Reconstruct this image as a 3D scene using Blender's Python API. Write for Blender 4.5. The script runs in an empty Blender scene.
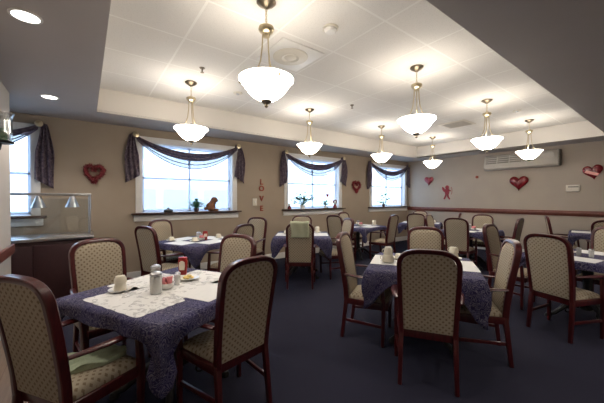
import bpy, bmesh, math, random
from mathutils import Vector, Matrix
random.seed(7)
C = bpy.context.scene.collection
S = bpy.context.scene
PI = math.pi
def R(d): return math.radians(d)

# ---------------------------------------------------------------- camera
YAW, PITCH, ROLL, FPX, CAMH = 0.6401, -0.0103, -0.0005, 290.85, 1.45
cd = bpy.data.cameras.new('camera'); cam = bpy.data.objects.new('camera', cd); C.objects.link(cam)
Fv = Vector((math.sin(YAW)*math.cos(PITCH), math.cos(YAW)*math.cos(PITCH), math.sin(PITCH)))
Rv = Vector((math.cos(YAW), -math.sin(YAW), 0)); Uv = Rv.cross(Fv)
cam.matrix_world = Matrix(((Rv.x, Uv.x, -Fv.x, 0), (Rv.y, Uv.y, -Fv.y, 0), (Rv.z, Uv.z, -Fv.z, CAMH), (0, 0, 0, 1)))
cd.sensor_fit = 'HORIZONTAL'; cd.sensor_width = 36; cd.lens = FPX/604*36; cd.clip_start = .02
S.camera = cam
# ---------------------------------------------------------------- world, exposure
LAMP_W, CAN_W, SKY = 2.5, 34.0, 2.5
w = bpy.data.worlds.new('world'); S.world = w; w.use_nodes = True
bg = w.node_tree.nodes['Background']
bg.inputs[0].default_value = (.54, .73, 1, 1); bg.inputs[1].default_value = SKY
vs = S.view_settings
vs.view_transform = 'Standard'; vs.look = 'None'; vs.gamma = 1; vs.use_curve_mapping = False
vs.exposure = 1.08
LAMP_COL = (1, .91, .81)

# ---------------------------------------------------------------- room numbers
YB, XF, XL = 5.97, 9.09, -.728           # back wall, far wall, left wall
ZL, ZT = 2.72, 3.08                     # dropped ceiling, tray ceiling
TX0, TX1, TY0, TY1 = .14, 8.42, 1.03, 5.22
WIN = [-1.52, 1.69, 4.87, 8.01]         # window centres on the back wall
WH, WZ0, WZ1 = .87, 1.19, 2.47
YF = -2.6

# ---------------------------------------------------------------- materials
def mat(name, col, rough=.5, metal=0, spec=.5, coat=0, emit=None, es=0):
    m = bpy.data.materials.new(name); m.use_nodes = True
    b = m.node_tree.nodes['Principled BSDF']
    b.inputs['Base Color'].default_value = (*col, 1); b.inputs['Roughness'].default_value = rough
    b.inputs['Metallic'].default_value = metal; b.inputs['Specular IOR Level'].default_value = spec
    b.inputs['Coat Weight'].default_value = coat
    if emit: b.inputs['Emission Color'].default_value = (*emit, 1); b.inputs['Emission Strength'].default_value = es
    return m
class NT:
    def __init__(s, m): s.t = m.node_tree; s.b = s.t.nodes['Principled BSDF']
    def n(s, ty, **k):
        o = s.t.nodes.new(ty)
        for a, v in k.items(): setattr(o, a, v)
        return o
    def l(s, a, b): s.t.links.new(a, b)
    def math(s, op, a, b=None, c=None):
        o = s.n('ShaderNodeMath', operation=op)
        for i, v in enumerate((a, b, c)):
            if v is None: continue
            if isinstance(v, (int, float)): o.inputs[i].default_value = v
            else: s.l(v, o.inputs[i])
        return o.outputs[0]
    def mix(s, f, c0, c1):
        o = s.n('ShaderNodeMix', data_type='RGBA')
        for i, v in ((0, f), (6, c0), (7, c1)):
            if isinstance(v, (int, float)): o.inputs[i].default_value = v
            elif isinstance(v, tuple): o.inputs[i].default_value = (*v, 1)
            else: s.l(v, o.inputs[i])
        return o.outputs[2]
    def ramp(s, f, stops):
        o = s.n('ShaderNodeValToRGB'); e = o.color_ramp.elements
        while len(e) < len(stops): e.new(.5)
        for x, (p, c) in zip(e, stops): x.position = p; x.color = (*c, 1)
        s.l(f, o.inputs[0]); return o.outputs[0]
    def noise(s, vec, scale, detail=3, dist=0, rough=.5):
        o = s.n('ShaderNodeTexNoise'); o.inputs['Scale'].default_value = scale; o.inputs['Detail'].default_value = detail
        o.inputs['Distortion'].default_value = dist; o.inputs['Roughness'].default_value = rough
        if vec: s.l(vec, o.inputs['Vector'])
        return o.outputs['Fac']
    def obj(s): return s.n('ShaderNodeTexCoord').outputs['Object']
    def xyz(s, v):
        o = s.n('ShaderNodeSeparateXYZ'); s.l(v, o.inputs[0]); return o.outputs
    def bump(s, h, strength=.3, dist=.01):
        o = s.n('ShaderNodeBump'); o.inputs['Strength'].default_value = strength; o.inputs['Distance'].default_value = dist
        s.l(h, o.inputs['Height']); s.l(o.outputs[0], s.b.inputs['Normal'])
    def col(s, c): s.l(c, s.b.inputs['Base Color'])

def noisy(name, c0, c1, scale, rough=.7, bump=0, bdist=.004, **k):
    m = mat(name, c0, rough, **k); t = NT(m); v = t.obj(); f = t.noise(v, scale, 4)
    t.col(t.ramp(f, [(.3, c0), (.7, c1)]))
    if bump: t.bump(f, bump, bdist)
    return m
M = {}
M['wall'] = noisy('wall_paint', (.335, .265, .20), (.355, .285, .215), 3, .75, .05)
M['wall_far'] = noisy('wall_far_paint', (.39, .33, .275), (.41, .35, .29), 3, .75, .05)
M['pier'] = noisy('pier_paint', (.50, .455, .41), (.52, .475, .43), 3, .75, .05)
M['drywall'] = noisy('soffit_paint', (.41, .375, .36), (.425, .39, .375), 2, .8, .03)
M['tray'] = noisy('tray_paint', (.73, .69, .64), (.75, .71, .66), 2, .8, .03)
M['white'] = noisy('white_trim_paint', (.74, .72, .69), (.78, .76, .73), 8, .4)
M['frame'] = mat('window_frame_vinyl_glow', (.72, .76, .82), .35)
M['ledge'] = noisy('ledge_wood', (.045, .018, .012), (.065, .026, .016), 20, .35)
M['rail'] = noisy('rail_wood', (.13, .032, .02), (.17, .045, .028), 14, .4)
# ceiling tiles
m = M['tiles'] = mat('ceiling_tiles', (.82, .79, .75), .9); t = NT(m); v = t.obj(); x, y, z = t.xyz(v)
def gridline(t, c, off, p, wd):
    f = t.math('FRACT', t.math('DIVIDE', t.math('SUBTRACT', c, off - p*20), p))
    d = t.math('ABSOLUTE', t.math('SUBTRACT', f, .5))
    return t.math('GREATER_THAN', d, .5 - wd/2/p), t.math('FLOOR', t.math('DIVIDE', t.math('SUBTRACT', c, off - p*20), p))
gx, ix = gridline(t, x, .82, .70, .022); gy, iy = gridline(t, y, 1.70, .70, .022)
g = t.math('MAXIMUM', gx, gy)
wn = t.n('ShaderNodeTexWhiteNoise', noise_dimensions='2D'); cmb = t.n('ShaderNodeCombineXYZ'); t.l(ix, cmb.inputs[0]); t.l(iy, cmb.inputs[1]); t.l(cmb.outputs[0], wn.inputs['Vector'])
sp = t.noise(v, 90, 3)
base = t.mix(wn.outputs['Value'], (.74, .71, .67), (.77, .74, .70))
base = t.mix(t.math('MULTIPLY', t.math('LESS_THAN', sp, .40), .35), base, (.58, .555, .52))
t.col(t.mix(g, base, (.83, .81, .77)))
t.bump(t.math('ADD', t.math('MULTIPLY', g, 1), t.math('MULTIPLY', sp, .25)), .5, .006)
# carpet / laminate
m = M['carpet'] = mat('carpet', (.03, .03, .05), .95, spec=.1); t = NT(m); v = t.obj()
f1 = t.noise(v, 220, 3); f2 = t.noise(v, 1.6, 3)
c = t.ramp(f1, [(.32, (.011, .0115, .023)), (.7, (.037, .0365, .060))])
t.col(t.mix(t.math('MULTIPLY', f2, .35), c, (.03, .028, .04))); t.bump(f1, .6, .004)
m = M['laminate'] = mat('laminate', (.3, .2, .13), .4); t = NT(m); v = t.obj(); x, y, z = t.xyz(v)
mp = t.n('ShaderNodeMapping'); mp.inputs['Scale'].default_value = (14, 1, 1); t.l(v, mp.inputs[0])
f = t.noise(mp.outputs[0], 4, 4, 1)
ln = t.math('GREATER_THAN', t.math('ABSOLUTE', t.math('SUBTRACT', t.math('FRACT', t.math('MULTIPLY', x, 9)), .5)), .485)
t.col(t.mix(ln, t.ramp(f, [(.3, (.17, .115, .08)), (.7, (.23, .16, .115))]), (.12, .07, .04)))
# furniture
def wood(name, c0, c1, rough, coat):
    m = mat(name, c0, rough, coat=coat); t = NT(m); v = t.obj()
    mp = t.n('ShaderNodeMapping'); mp.inputs['Scale'].default_value = (30, 30, 4); t.l(v, mp.inputs[0])
    f = t.noise(mp.outputs[0], 2, 4, .6); t.col(t.ramp(f, [(.3, c0), (.7, c1)])); return m
M['mahogany'] = wood('mahogany', (.042, .004, .005), (.085, .009, .010), .3, .15)
M['maroon'] = wood('maroon_laminate', (.024, .003, .005), (.032, .005, .007), .6, 0)
def fabric(name, axis, c0=(.45, .385, .29), c1=(.23, .17, .11)):
    m = mat(name, c0, .85, spec=.2); t = NT(m); v = t.obj(); xyz = t.xyz(v)
    a, b = xyz[0], xyz[axis]; p = .042
    def dots(off):
        u = t.math('SUBTRACT', t.math('FRACT', t.math('ADD', t.math('DIVIDE', a, p), 20+off)), .5)
        q = t.math('SUBTRACT', t.math('FRACT', t.math('ADD', t.math('DIVIDE', b, p), 20+off)), .5)
        return t.math('LESS_THAN', t.math('ADD', t.math('ABSOLUTE', u), t.math('ABSOLUTE', q)), .235)
    d = t.math('MAXIMUM', dots(0), dots(.5))
    wv = t.noise(v, 260, 2)
    t.col(t.mix(d, t.mix(wv, tuple(.82*k for k in c0), c0), c1)); t.bump(wv, .3, .001)
    return m
M['fab_back'] = fabric('gold_fabric_back', 2); M['fab_seat'] = fabric('gold_fabric_seat', 1)
m = M['cloth'] = mat('paisley_cloth', (.07, .06, .15), .8, spec=.25); t = NT(m); v = t.obj()
nz = t.n('ShaderNodeTexNoise'); nz.inputs['Scale'].default_value = 13; t.l(v, nz.inputs['Vector'])
va = t.n('ShaderNodeVectorMath', operation='MULTIPLY_ADD'); t.l(nz.outputs['Color'], va.inputs[0]); va.inputs[1].default_value = (.12, .12, .12); t.l(v, va.inputs[2])
vo = t.n('ShaderNodeTexVoronoi'); vo.inputs['Scale'].default_value = 13; t.l(va.outputs[0], vo.inputs['Vector'])
rings = t.math('SINE', t.math('MULTIPLY', vo.outputs['Distance'], 46))
fine = t.noise(va.outputs[0], 70, 2)
f = t.math('ADD', t.math('MULTIPLY', rings, .26), t.math('MULTIPLY', fine, 1.0))
cr_ = (t.ramp(f, [(.28, (.016, .013, .052)), (.50, (.042, .036, .10)), (.74, (.135, .122, .165)), (.96, (.18, .165, .205))]))
patch = t.ramp(t.noise(v, 5.5, 2, .8), [(.42, (0, 0, 0)), (.62, (1, 1, 1))])
t.col(t.mix(t.math('MULTIPLY', patch, .38), cr_, t.mix(f, (.012, .010, .075), (.11, .10, .24))))
def paper(name, amount, c=(.74, .73, .715)):
    m = mat(name, c, .8); t = NT(m); v = t.obj(); f = t.noise(v, 16, 5, 1.2); g2 = t.noise(v, 90, 2)
    k = t.math('MULTIPLY', t.math('GREATER_THAN', f, .56), t.math('MULTIPLY', g2, amount))
    t.col(t.mix(k, c, (.30, .29, .30))); return m
M['mat_print'] = paper('printed_paper', 1.1); M['mat_plain'] = paper('plain_paper', .08)
M['napkin'] = noisy('green_napkin', (.33, .39, .26), (.42, .48, .34), 120, .9, .3, .002)
M['towel'] = noisy('green_towel', (.43, .45, .31), (.52, .54, .39), 150, .95, .4, .003)
M['iron'] = noisy('black_iron', (.012, .012, .013), (.02, .02, .021), 30, .5)
M['brass'] = mat('antique_brass', (.60, .50, .33), .3, 1); M['chain_brass'] = M['brass']
M['bronze'] = mat('dark_bronze', (.26, .21, .15), .35, 1)
M['steel'] = noisy('brushed_steel', (.50, .50, .52), (.60, .60, .62), 40, .28, metal=1)
M['ceramic'] = noisy('cream_ceramic', (.72, .66, .54), (.76, .70, .58), 5, .25)
M['china'] = mat('white_china', (.80, .78, .74), .25)
M['sugar'] = noisy('sugar', (.80, .77, .70), (.86, .83, .76), 200, .9)
M['glassy'] = mat('jar_glass', (.78, .80, .80), .08); M['glassy'].node_tree.nodes['Principled BSDF'].inputs['Alpha'].default_value = .35
M['pepper'] = noisy('pepper', (.05, .045, .04), (.12, .10, .09), 300, .9)
M['ketchup'] = mat('red_plastic', (.33, .016, .012), .3); M['label'] = mat('cream_label', (.75, .68, .55), .5)
M['packet'] = noisy('pink_packets', (.70, .22, .24), (.78, .34, .34), 40, .6)
M['lemon'] = noisy('yellow_wedge', (.75, .52, .13), (.80, .62, .25), 30, .5)
M['red'] = noisy('red_tinsel', (.12, .003, .007), (.19, .006, .011), 60, .5, .8, .01)
M['redfoil'] = noisy('red_foil', (.13, .005, .010), (.19, .009, .014), 40, .25, .5, .006)
M['redpaper'] = mat('red_paper', (.28, .02, .03), .6); M['pinkfoil'] = mat('pink_foil', (.30, .045, .06), .35)
M['stripe'] = mat('silver_pink_stripe', (.85, .32, .28), .3)
M['rust'] = noisy('rust_red_wood', (.26, .045, .025), (.32, .06, .03), 30, .6)
M['cream'] = noisy('cream_plastic', (.66, .61, .52), (.69, .64, .55), 6, .45)
M['acbody'] = noisy('ac_plastic', (.46, .42, .37), (.49, .45, .40), 6, .5); M['acdark'] = mat('ac_grille', (.26, .24, .215), .6)
M['leaf'] = noisy('leaf_green', (.03, .12, .06), (.06, .20, .10), 12, .6); M['terra'] = mat('dark_pot', (.09, .06, .06), .6)
M['brownfur'] = noisy('brown_plush', (.17, .07, .035), (.25, .11, .055), 60, .95, .6, .006)
M['candle'] = mat('green_candle', (.10, .42, .12), .4)
M['dark'] = mat('dark_plastic', (.03, .03, .03), .5)
m = M['sheer'] = mat('sheer_scarf', (.075, .06, .11), .8, spec=.1); t = NT(m); v = t.obj(); f = t.noise(v, 22, 4, 1)
t.col(t.ramp(f, [(.38, (.06, .045, .085)), (.62, (.30, .235, .26))]))
m2 = M['sheerlight'] = mat('sheer_veil', (.12, .13, .26), .8, spec=.1); m2.node_tree.nodes['Principled BSDF'].inputs['Alpha'].default_value = .65
# frosted lamp glass: glows and passes the bulb's light
m = M['lampglass'] = bpy.data.materials.new('frosted_lamp_glass'); m.use_nodes = True; nt = m.node_tree; nt.nodes.clear()
o_ = nt.nodes.new('ShaderNodeOutputMaterial'); a_ = nt.nodes.new('ShaderNodeAddShader'); tr = nt.nodes.new('ShaderNodeBsdfTranslucent'); em = nt.nodes.new('ShaderNodeEmission')
tr.inputs[0].default_value = (.75, .72, .66, 1); em.inputs[0].default_value = (1, .94, .86, 1); em.inputs[1].default_value = 7.5
nt.links.new(tr.outputs[0], a_.inputs[0]); nt.links.new(em.outputs[0], a_.inputs[1]); nt.links.new(a_.outputs[0], o_.inputs[0])
M['lampinner'] = M['lampglass'].copy(); M['lampinner'].name = 'frosted_lamp_glass_inside'; M['lampinner'].node_tree.nodes['Emission'].inputs[1].default_value = 2.2
M['canlight'] = mat('can_lens', (1, 1, 1), .5, emit=(1, .95, .88), es=4)
m = M['pane'] = bpy.data.materials.new('window_glass'); m.use_nodes = True; nt = m.node_tree; nt.nodes.clear()
o_ = nt.nodes.new('ShaderNodeOutputMaterial'); mx = nt.nodes.new('ShaderNodeMixShader'); tp = nt.nodes.new('ShaderNodeBsdfTransparent'); gl = nt.nodes.new('ShaderNodeBsdfGlossy')
gl.inputs['Roughness'].default_value = .02; mx.inputs[0].default_value = .05; tp.inputs[0].default_value = (.93, .96, .97, 1)
nt.links.new(tp.outputs[0], mx.inputs[1]); nt.links.new(gl.outputs[0], mx.inputs[2]); nt.links.new(mx.outputs[0], o_.inputs[0])
M['clear'] = m.copy(); M['clear'].name = 'clear_glass'; M['clear'].node_tree.nodes['Mix Shader'].inputs[0].default_value = .07
M['snow'] = noisy('pale_pavement', (.72, .72, .72), (.80, .80, .80), 2, .8)
M['carpaint'] = mat('white_car_paint', (.72, .74, .76), .25); M['carglass'] = mat('car_glass', (.48, .53, .58), .1); M['tyre'] = mat('tyre', (.04, .04, .04), .8)

# opaque frames given translucency to glow lighter; insect screen lets some daylight through
def glowy(m, fac, c, transparent=False):
    nt = m.node_tree; o_ = nt.nodes['Material Output']; src = nt.nodes['Principled BSDF'].outputs[0]
    mx = nt.nodes.new('ShaderNodeMixShader'); tr = nt.nodes.new('ShaderNodeBsdfTranslucent'); tr.inputs[0].default_value = (*c, 1); mx.inputs[0].default_value = fac
    if transparent: tp = nt.nodes.new('ShaderNodeBsdfTransparent'); src = tp.outputs[0]
    nt.links.new(src, mx.inputs[1]); nt.links.new(tr.outputs[0], mx.inputs[2]); nt.links.new(mx.outputs[0], o_.inputs[0])
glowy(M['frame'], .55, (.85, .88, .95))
M['screen'] = mat('insect_screen', (.8, .8, .8)); glowy(M['screen'], .20, (.9, .93, 1), True)
glowy(M['sheer'], .30, (.42, .33, .38))
M['chimney'] = M['clear'].copy(); M['chimney'].name = 'chimney_glass'; M['chimney'].node_tree.nodes['Mix Shader'].inputs[0].default_value = .35; M['chimney'].node_tree.nodes['Glossy BSDF'].inputs['Roughness'].default_value = .15
# ---------------------------------------------------------------- mesh builder
class MB:
    def __init__(s): s.v = []; s.f = []; s.mi = []
    def add(s, vs, fs, mi=0):
        b = len(s.v); s.v += [tuple(p) for p in vs]
        for f in fs: s.f.append([b+i for i in f]); s.mi.append(mi)
        return s
    def box(s, c, d, rz=0, mi=0, M4=None):
        cs = [Vector((sx*d[0]/2, sy*d[1]/2, sz*d[2]/2)) for sx in (-1, 1) for sy in (-1, 1) for sz in (-1, 1)]
        rm = M4 if M4 is not None else Matrix.Rotation(rz, 3, 'Z')
        return s.add([Vector(c) + rm @ p for p in cs], [(0, 1, 3, 2), (4, 6, 7, 5), (0, 4, 5, 1), (2, 3, 7, 6), (0, 2, 6, 4), (1, 5, 7, 3)], mi)
    def quad(s, a, b, c, d, mi=0): return s.add([a, b, c, d], [(0, 1, 2, 3)], mi)
    def ringed(s, rings, closed=True, caps=True, mi=0):
        n = len(rings[0]); vs = [p for r in rings for p in r]; fs = []
        for i in range(len(rings)-1):
            for j in range(n if closed else n-1):
                k = (j+1) % n; fs.append((i*n+j, i*n+k, (i+1)*n+k, (i+1)*n+j))
        if caps: fs.append(tuple(range(n))[::-1]); fs.append(tuple((len(rings)-1)*n+j for j in range(n)))
        return s.add(vs, fs, mi)
    def frustum(s, p0, p1, w0, w1, d0=None, d1=None):
        d0 = d0 or w0; d1 = d1 or w1; p0 = Vector(p0); p1 = Vector(p1); t = (p1-p0).normalized()
        a = Vector((1, 0, 0)) if abs(t.x) < .8 else Vector((0, 1, 0)); b = t.cross(a).normalized(); a = b.cross(t).normalized()
        r = [[p + a*sx*w/2 + b*sy*d/2 for sx, sy in ((-1, -1), (1, -1), (1, 1), (-1, 1))] for p, w, d in ((p0, w0, d0), (p1, w1, d1))]
        return s.ringed(r)
    def tube(s, pts, r, n=8, sx=1, sy=1, up=None, caps=True, closed=False, mi=0):
        pts = [Vector(p) for p in pts]; N = len(pts); rings = []; prev = None
        for i, p in enumerate(pts):
            if closed: tt = pts[(i+1) % N] - pts[i-1]
            else: tt = pts[min(i+1, N-1)] - pts[max(i-1, 0)]
            tt.normalize()
            if up is not None: a = Vector(up).cross(tt)
            elif prev is not None: a = prev - tt*prev.dot(tt)
            else: a = Vector((0, 0, 1)).cross(tt) if abs(tt.z) < .9 else Vector((1, 0, 0)).cross(tt)
            if a.length < 1e-6: a = Vector((1, 0, 0))
            a.normalize(); b = tt.cross(a); prev = a
            rr = r[i] if isinstance(r, (list, tuple)) else r
            rings.append([p + a*math.cos(2*PI*j/n)*rr*sx + b*math.sin(2*PI*j/n)*rr*sy for j in range(n)])
        if closed: rings.append(rings[0]); caps = False
        return s.ringed(rings, caps=caps, mi=mi)
    def lathe(s, prof, n=20, c=(0, 0, 0), axis='Z', mi=0, caps=True):
        rings = []
        for r, z in prof:
            r = max(r, 1e-4); q = []
            for j in range(n):
                a = 2*PI*j/n; p = (r*math.cos(a), r*math.sin(a), z)
                if axis == 'Y': p = (p[0], -p[2], p[1])
                if axis == 'X': p = (-p[2], p[0], p[1])
                q.append((c[0]+p[0], c[1]+p[1], c[2]+p[2]))
            rings.append(q)
        return s.ringed(rings, caps=caps, mi=mi)
    def slab(s, top, bot, nu, nv, mi=0):
        """closed pillow: top(u,v) and bot(u,v) grids for u,v in 0..1, stitched at the rim"""
        U = [i/nu for i in range(nu+1)]; V = [j/nv for j in range(nv+1)]
        T = [top(u, v) for u in U for v in V]; B = [bot(u, v) for u in U for v in V]; n = nv+1; o = len(T); fs = []
        for i in range(nu):
            for j in range(nv):
                a = i*n+j; fs.append((a, a+1, a+n+1, a+n)); fs.append((o+a, o+a+n, o+a+n+1, o+a+1))
        rim = [i*n for i in range(nu+1)] + [nu*n+j for j in range(1, n)] + [i*n+nv for i in range(nu-1, -1, -1)] + [j for j in range(nv-1, 0, -1)]
        for k in range(len(rim)):
            a, b = rim[k], rim[(k+1) % len(rim)]; fs.append((a, b, o+b, o+a))
        return s.add(T+B, fs, mi)
    def sheet(s, fn, nu, nv, mi=0):
        n = nv+1; vs = [fn(i/nu, j/nv) for i in range(nu+1) for j in range(n)]
        return s.add(vs, [(i*n+j, i*n+j+1, (i+1)*n+j+1, (i+1)*n+j) for i in range(nu) for j in range(nv)], mi)
    def extrude(s, pts, fn, th, mi=0):
        """flat outline pts (2-D) mapped by fn(a, b, depth), given thickness th"""
        n = len(pts); vs = [fn(a, b, 0) for a, b in pts] + [fn(a, b, th) for a, b in pts]
        return s.add(vs, [tuple(range(n)), tuple(range(2*n-1, n-1, -1))] + [(i, (i+1) % n, n+(i+1) % n, n+i) for i in range(n)], mi)
    def build(s, name, material, parent=None, bevel=0, seg=2, smooth=True, solid=0, ang=40):
        me = bpy.data.meshes.new(name); me.from_pydata(s.v, [], s.f)
        for i, p in enumerate(me.polygons): p.material_index = s.mi[i]
        bm = bmesh.new(); bm.from_mesh(me); bmesh.ops.remove_doubles(bm, verts=bm.verts, dist=1e-5); bmesh.ops.recalc_face_normals(bm, faces=bm.faces)
        if bevel:
            es = [e for e in bm.edges if len(e.link_faces) == 2 and e.calc_face_angle() > .5]
            bmesh.ops.bevel(bm, geom=es, offset=bevel, segments=seg, affect='EDGES', profile=.5, clamp_overlap=True)
        for f in bm.faces: f.smooth = smooth
        bm.to_mesh(me); bm.free()
        if smooth: me.set_sharp_from_angle(angle=R(ang))
        for q in (material if isinstance(material, list) else [material]): me.materials.append(M[q])
        o = bpy.data.objects.new(name, me); C.objects.link(o)
        if parent: o.parent = parent
        if solid:
            md = o.modifiers.new('solid', 'SOLIDIFY'); md.thickness = solid; md.offset = 0
        return o
def tag(o, label=None, cat=None, group=None, kind=None):
    for k, v in (('label', label), ('category', cat), ('group', group), ('kind', kind)):
        if v: o[k] = v
    return o
def thing(name, label, cat, loc=(0, 0, 0), rz=0, group=None):
    o = bpy.data.objects.new(name, None); C.objects.link(o); o.location = loc; o.rotation_euler = (0, 0, rz); o.empty_display_size = .1
    return tag(o, label, cat, group)
def dup(o, loc=None, rz=None, label=None, parent=None):
    c = o.copy(); C.objects.link(c)
    if parent: c.parent = parent
    if loc is not None: c.location = loc
    if rz is not None: c.rotation_euler = (0, 0, rz)
    if label: c['label'] = label
    for ch in [k for k in bpy.data.objects if k.parent == o]: dup(ch, parent=c)
    return c
def struct(o): o['kind'] = 'structure'; return o

# ---------------------------------------------------------------- room shell
T_ = .16
m = MB(); m.box(((XF-.30)/2, (YB+YF)/2, -.05), (XF+.30, YB-YF, .1)); struct(m.build('floor', 'carpet', smooth=False))
m = MB(); m.box(((XL-.30)/2, (YB+YF)/2, -.05), (-.30-XL, YB-YF, .1)); m.box(((XL-3.6)/2, 5.36, -.05), (XL+3.6, 1.22, .1)); struct(m.build('floor_laminate', 'laminate', smooth=False))
# back wall with four window holes
m = MB(); xs = [-3.6] + [e for c in WIN for e in (c-WH, c+WH)] + [XF+T_]
for i in range(len(xs)-1):
    a, b = xs[i], xs[i+1]
    if i % 2 == 0: m.box(((a+b)/2, YB+T_/2, ZL/2), (b-a, T_, ZL))
    else:
        m.box(((a+b)/2, YB+T_/2, WZ0/2), (b-a, T_, WZ0)); m.box(((a+b)/2, YB+T_/2, (WZ1+ZL)/2), (b-a, T_, ZL-WZ1))
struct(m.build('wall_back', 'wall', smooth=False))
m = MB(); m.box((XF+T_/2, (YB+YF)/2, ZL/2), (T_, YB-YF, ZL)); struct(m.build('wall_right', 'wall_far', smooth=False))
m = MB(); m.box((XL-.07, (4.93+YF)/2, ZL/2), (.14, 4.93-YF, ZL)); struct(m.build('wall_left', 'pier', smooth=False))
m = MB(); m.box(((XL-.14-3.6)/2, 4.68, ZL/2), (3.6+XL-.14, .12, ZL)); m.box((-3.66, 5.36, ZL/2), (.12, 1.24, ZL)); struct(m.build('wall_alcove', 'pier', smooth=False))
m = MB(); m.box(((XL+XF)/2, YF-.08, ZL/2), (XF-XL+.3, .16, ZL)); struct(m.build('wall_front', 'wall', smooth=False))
# ceiling: dropped plaster border round a raised tray of tiles
m = MB(); X0, X1 = -3.7, XF+T_
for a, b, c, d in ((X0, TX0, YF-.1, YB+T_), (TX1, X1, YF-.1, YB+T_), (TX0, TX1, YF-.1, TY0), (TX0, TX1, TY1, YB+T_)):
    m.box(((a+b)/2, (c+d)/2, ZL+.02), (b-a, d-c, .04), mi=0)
for a, b, c, d in ((TX0-.04, TX0, TY0-.04, TY1+.04), (TX1, TX1+.04, TY0-.04, TY1+.04), (TX0, TX1, TY0-.04, TY0), (TX0, TX1, TY1, TY1+.04)):
    m.box(((a+b)/2, (c+d)/2, (ZL+ZT)/2+.002), (b-a, d-c, ZT-ZL-.004), mi=1)
m.box(((TX0+TX1)/2, (TY0+TY1)/2, ZT+.03), (TX1-TX0+.1, TY1-TY0+.1, .06), mi=2)
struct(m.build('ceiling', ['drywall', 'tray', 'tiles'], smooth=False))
# trim
def base(name, p0, p1, nrm, h=.14):
    p0 = Vector(p0); p1 = Vector(p1); L = (p1-p0).length; a = math.atan2(p1.y-p0.y, p1.x-p0.x); n = Vector(nrm); c = (p0+p1)/2
    m = MB(); m.box((c.x+n.x*.008, c.y+n.y*.008, h/2), (L, .016, h), a); m.box((c.x+n.x*.011, c.y+n.y*.011, .02), (L, .022, .04), a)
    return struct(m.build(name, 'white', bevel=.003))
base('baseboard_back', (-3.5, YB, 0), (XF, YB, 0), (0, -1, 0)); base('baseboard_right', (XF, YF, 0), (XF, YB-.03, 0), (-1, 0, 0)); base('baseboard_left', (XL, YF, 0), (XL, 4.93, 0), (1, 0, 0))
m = MB(); m.box((XF-.014, (YB+YF)/2, 1.105), (.028, YB-YF, .125)); m.box((XF-.022, (YB+YF)/2, 1.105), (.044, YB-YF, .05)); struct(m.build('trim_1', 'rail', bevel=.006))
m = MB(); m.box((XL+.016, (4.95+YF)/2, .84), (.032, 4.95-YF, .11)); m.box((XL-.07, 4.95, .84), (.20, .03, .11)); struct(m.build('trim_2', 'rail', bevel=.006))
# windows
for i, c in enumerate(WIN):
    root = bpy.data.objects.new('window_%d' % (i+1), None); C.objects.link(root); root.location = (c, YB, 0); struct(root)
    m = MB(); h = WZ1-WZ0
    for s in (-1, 1): m.box((s*(WH+.045), -.012, (WZ0+WZ1)/2+.05), (.11, .024, h+.10))
    m.box((0, -.014, WZ1+.05), (2*WH+.24, .028, .11)); m.box((0, -.012, 1.09), (2*WH+.26, .024, .11)); m.build('casing', 'white', root, bevel=.004)
    m = MB()
    for s in (-1, 1): m.box((s*(WH-.006), .07, (WZ0+WZ1)/2), (.012, .13, h))
    m.box((0, .07, WZ1-.006), (2*WH-.02, .13, .012)); m.build('jamb', 'white', root)
    m = MB(); m.box((0, .02, WZ0-.017), (2*WH-.004, .20, .03)); m.box((0, -.055, WZ0-.017), (2*WH+.34, .11, .03)); m.build('ledge', 'ledge', root, bevel=.006)
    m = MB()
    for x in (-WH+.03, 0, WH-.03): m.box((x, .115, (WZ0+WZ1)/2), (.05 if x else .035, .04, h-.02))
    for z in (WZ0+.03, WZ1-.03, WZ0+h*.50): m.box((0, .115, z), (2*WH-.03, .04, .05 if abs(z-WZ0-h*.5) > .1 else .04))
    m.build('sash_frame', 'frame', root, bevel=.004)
    m = MB(); m.box((0, .125, (WZ0+WZ1)/2), (2*WH-.08, .006, h-.08)); m.build('pane', 'pane', root)
    m = MB(); m.box((0, .148, WZ0+h*.25), (2*WH-.08, .002, h*.5-.04)); m.build('insect_screen', 'screen', root)
# outside: pavement, parked van
m = MB(); m.box((3, 21, -.09), (60, 29, .1)); struct(m.build('ground_outside', 'snow', smooth=False))
def van(loc, label):
    t = thing('parked_van', label, 'van', loc)
    prof = [(-2.4, .35), (-2.45, .8), (-2.3, 1.05), (-1.35, 1.2), (-.75, 1.78), (-.3, 1.93), (2.0, 1.93), (2.3, 1.75), (2.42, 1.0), (2.4, .35)]
    m = MB(); m.extrude(prof, lambda a, b, d: (a, -.9+d, b), 1.8); m.build('body', 'carpaint', t, bevel=.08, seg=3)
    for a, b in ((-.95, -.05), (.12, 1.05), (1.2, 2.1)):
        m = MB(); m.extrude([(a + (.02 if a > -.9 else -.1), 1.22), (b, 1.22), (b, 1.74), (a + (.02 if a > -.9 else .42), 1.74)], lambda x, z, d: (x, -.915+d, z), .02); m.build('window', 'carglass', t)
    for x in (-1.5, 1.5):
        for y in (-.78, .78):
            m = MB(); m.lathe([(.05, -.1), (.3, -.1), (.33, -.06), (.33, .06), (.3, .1), (.05, .1)], 24, (x, y, .33), 'Y'); m.build('wheel', 'tyre', t)
    return t
van((1.55, 9.4, -.04), 'white van parked outside the largest window on the back wall')

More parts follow.
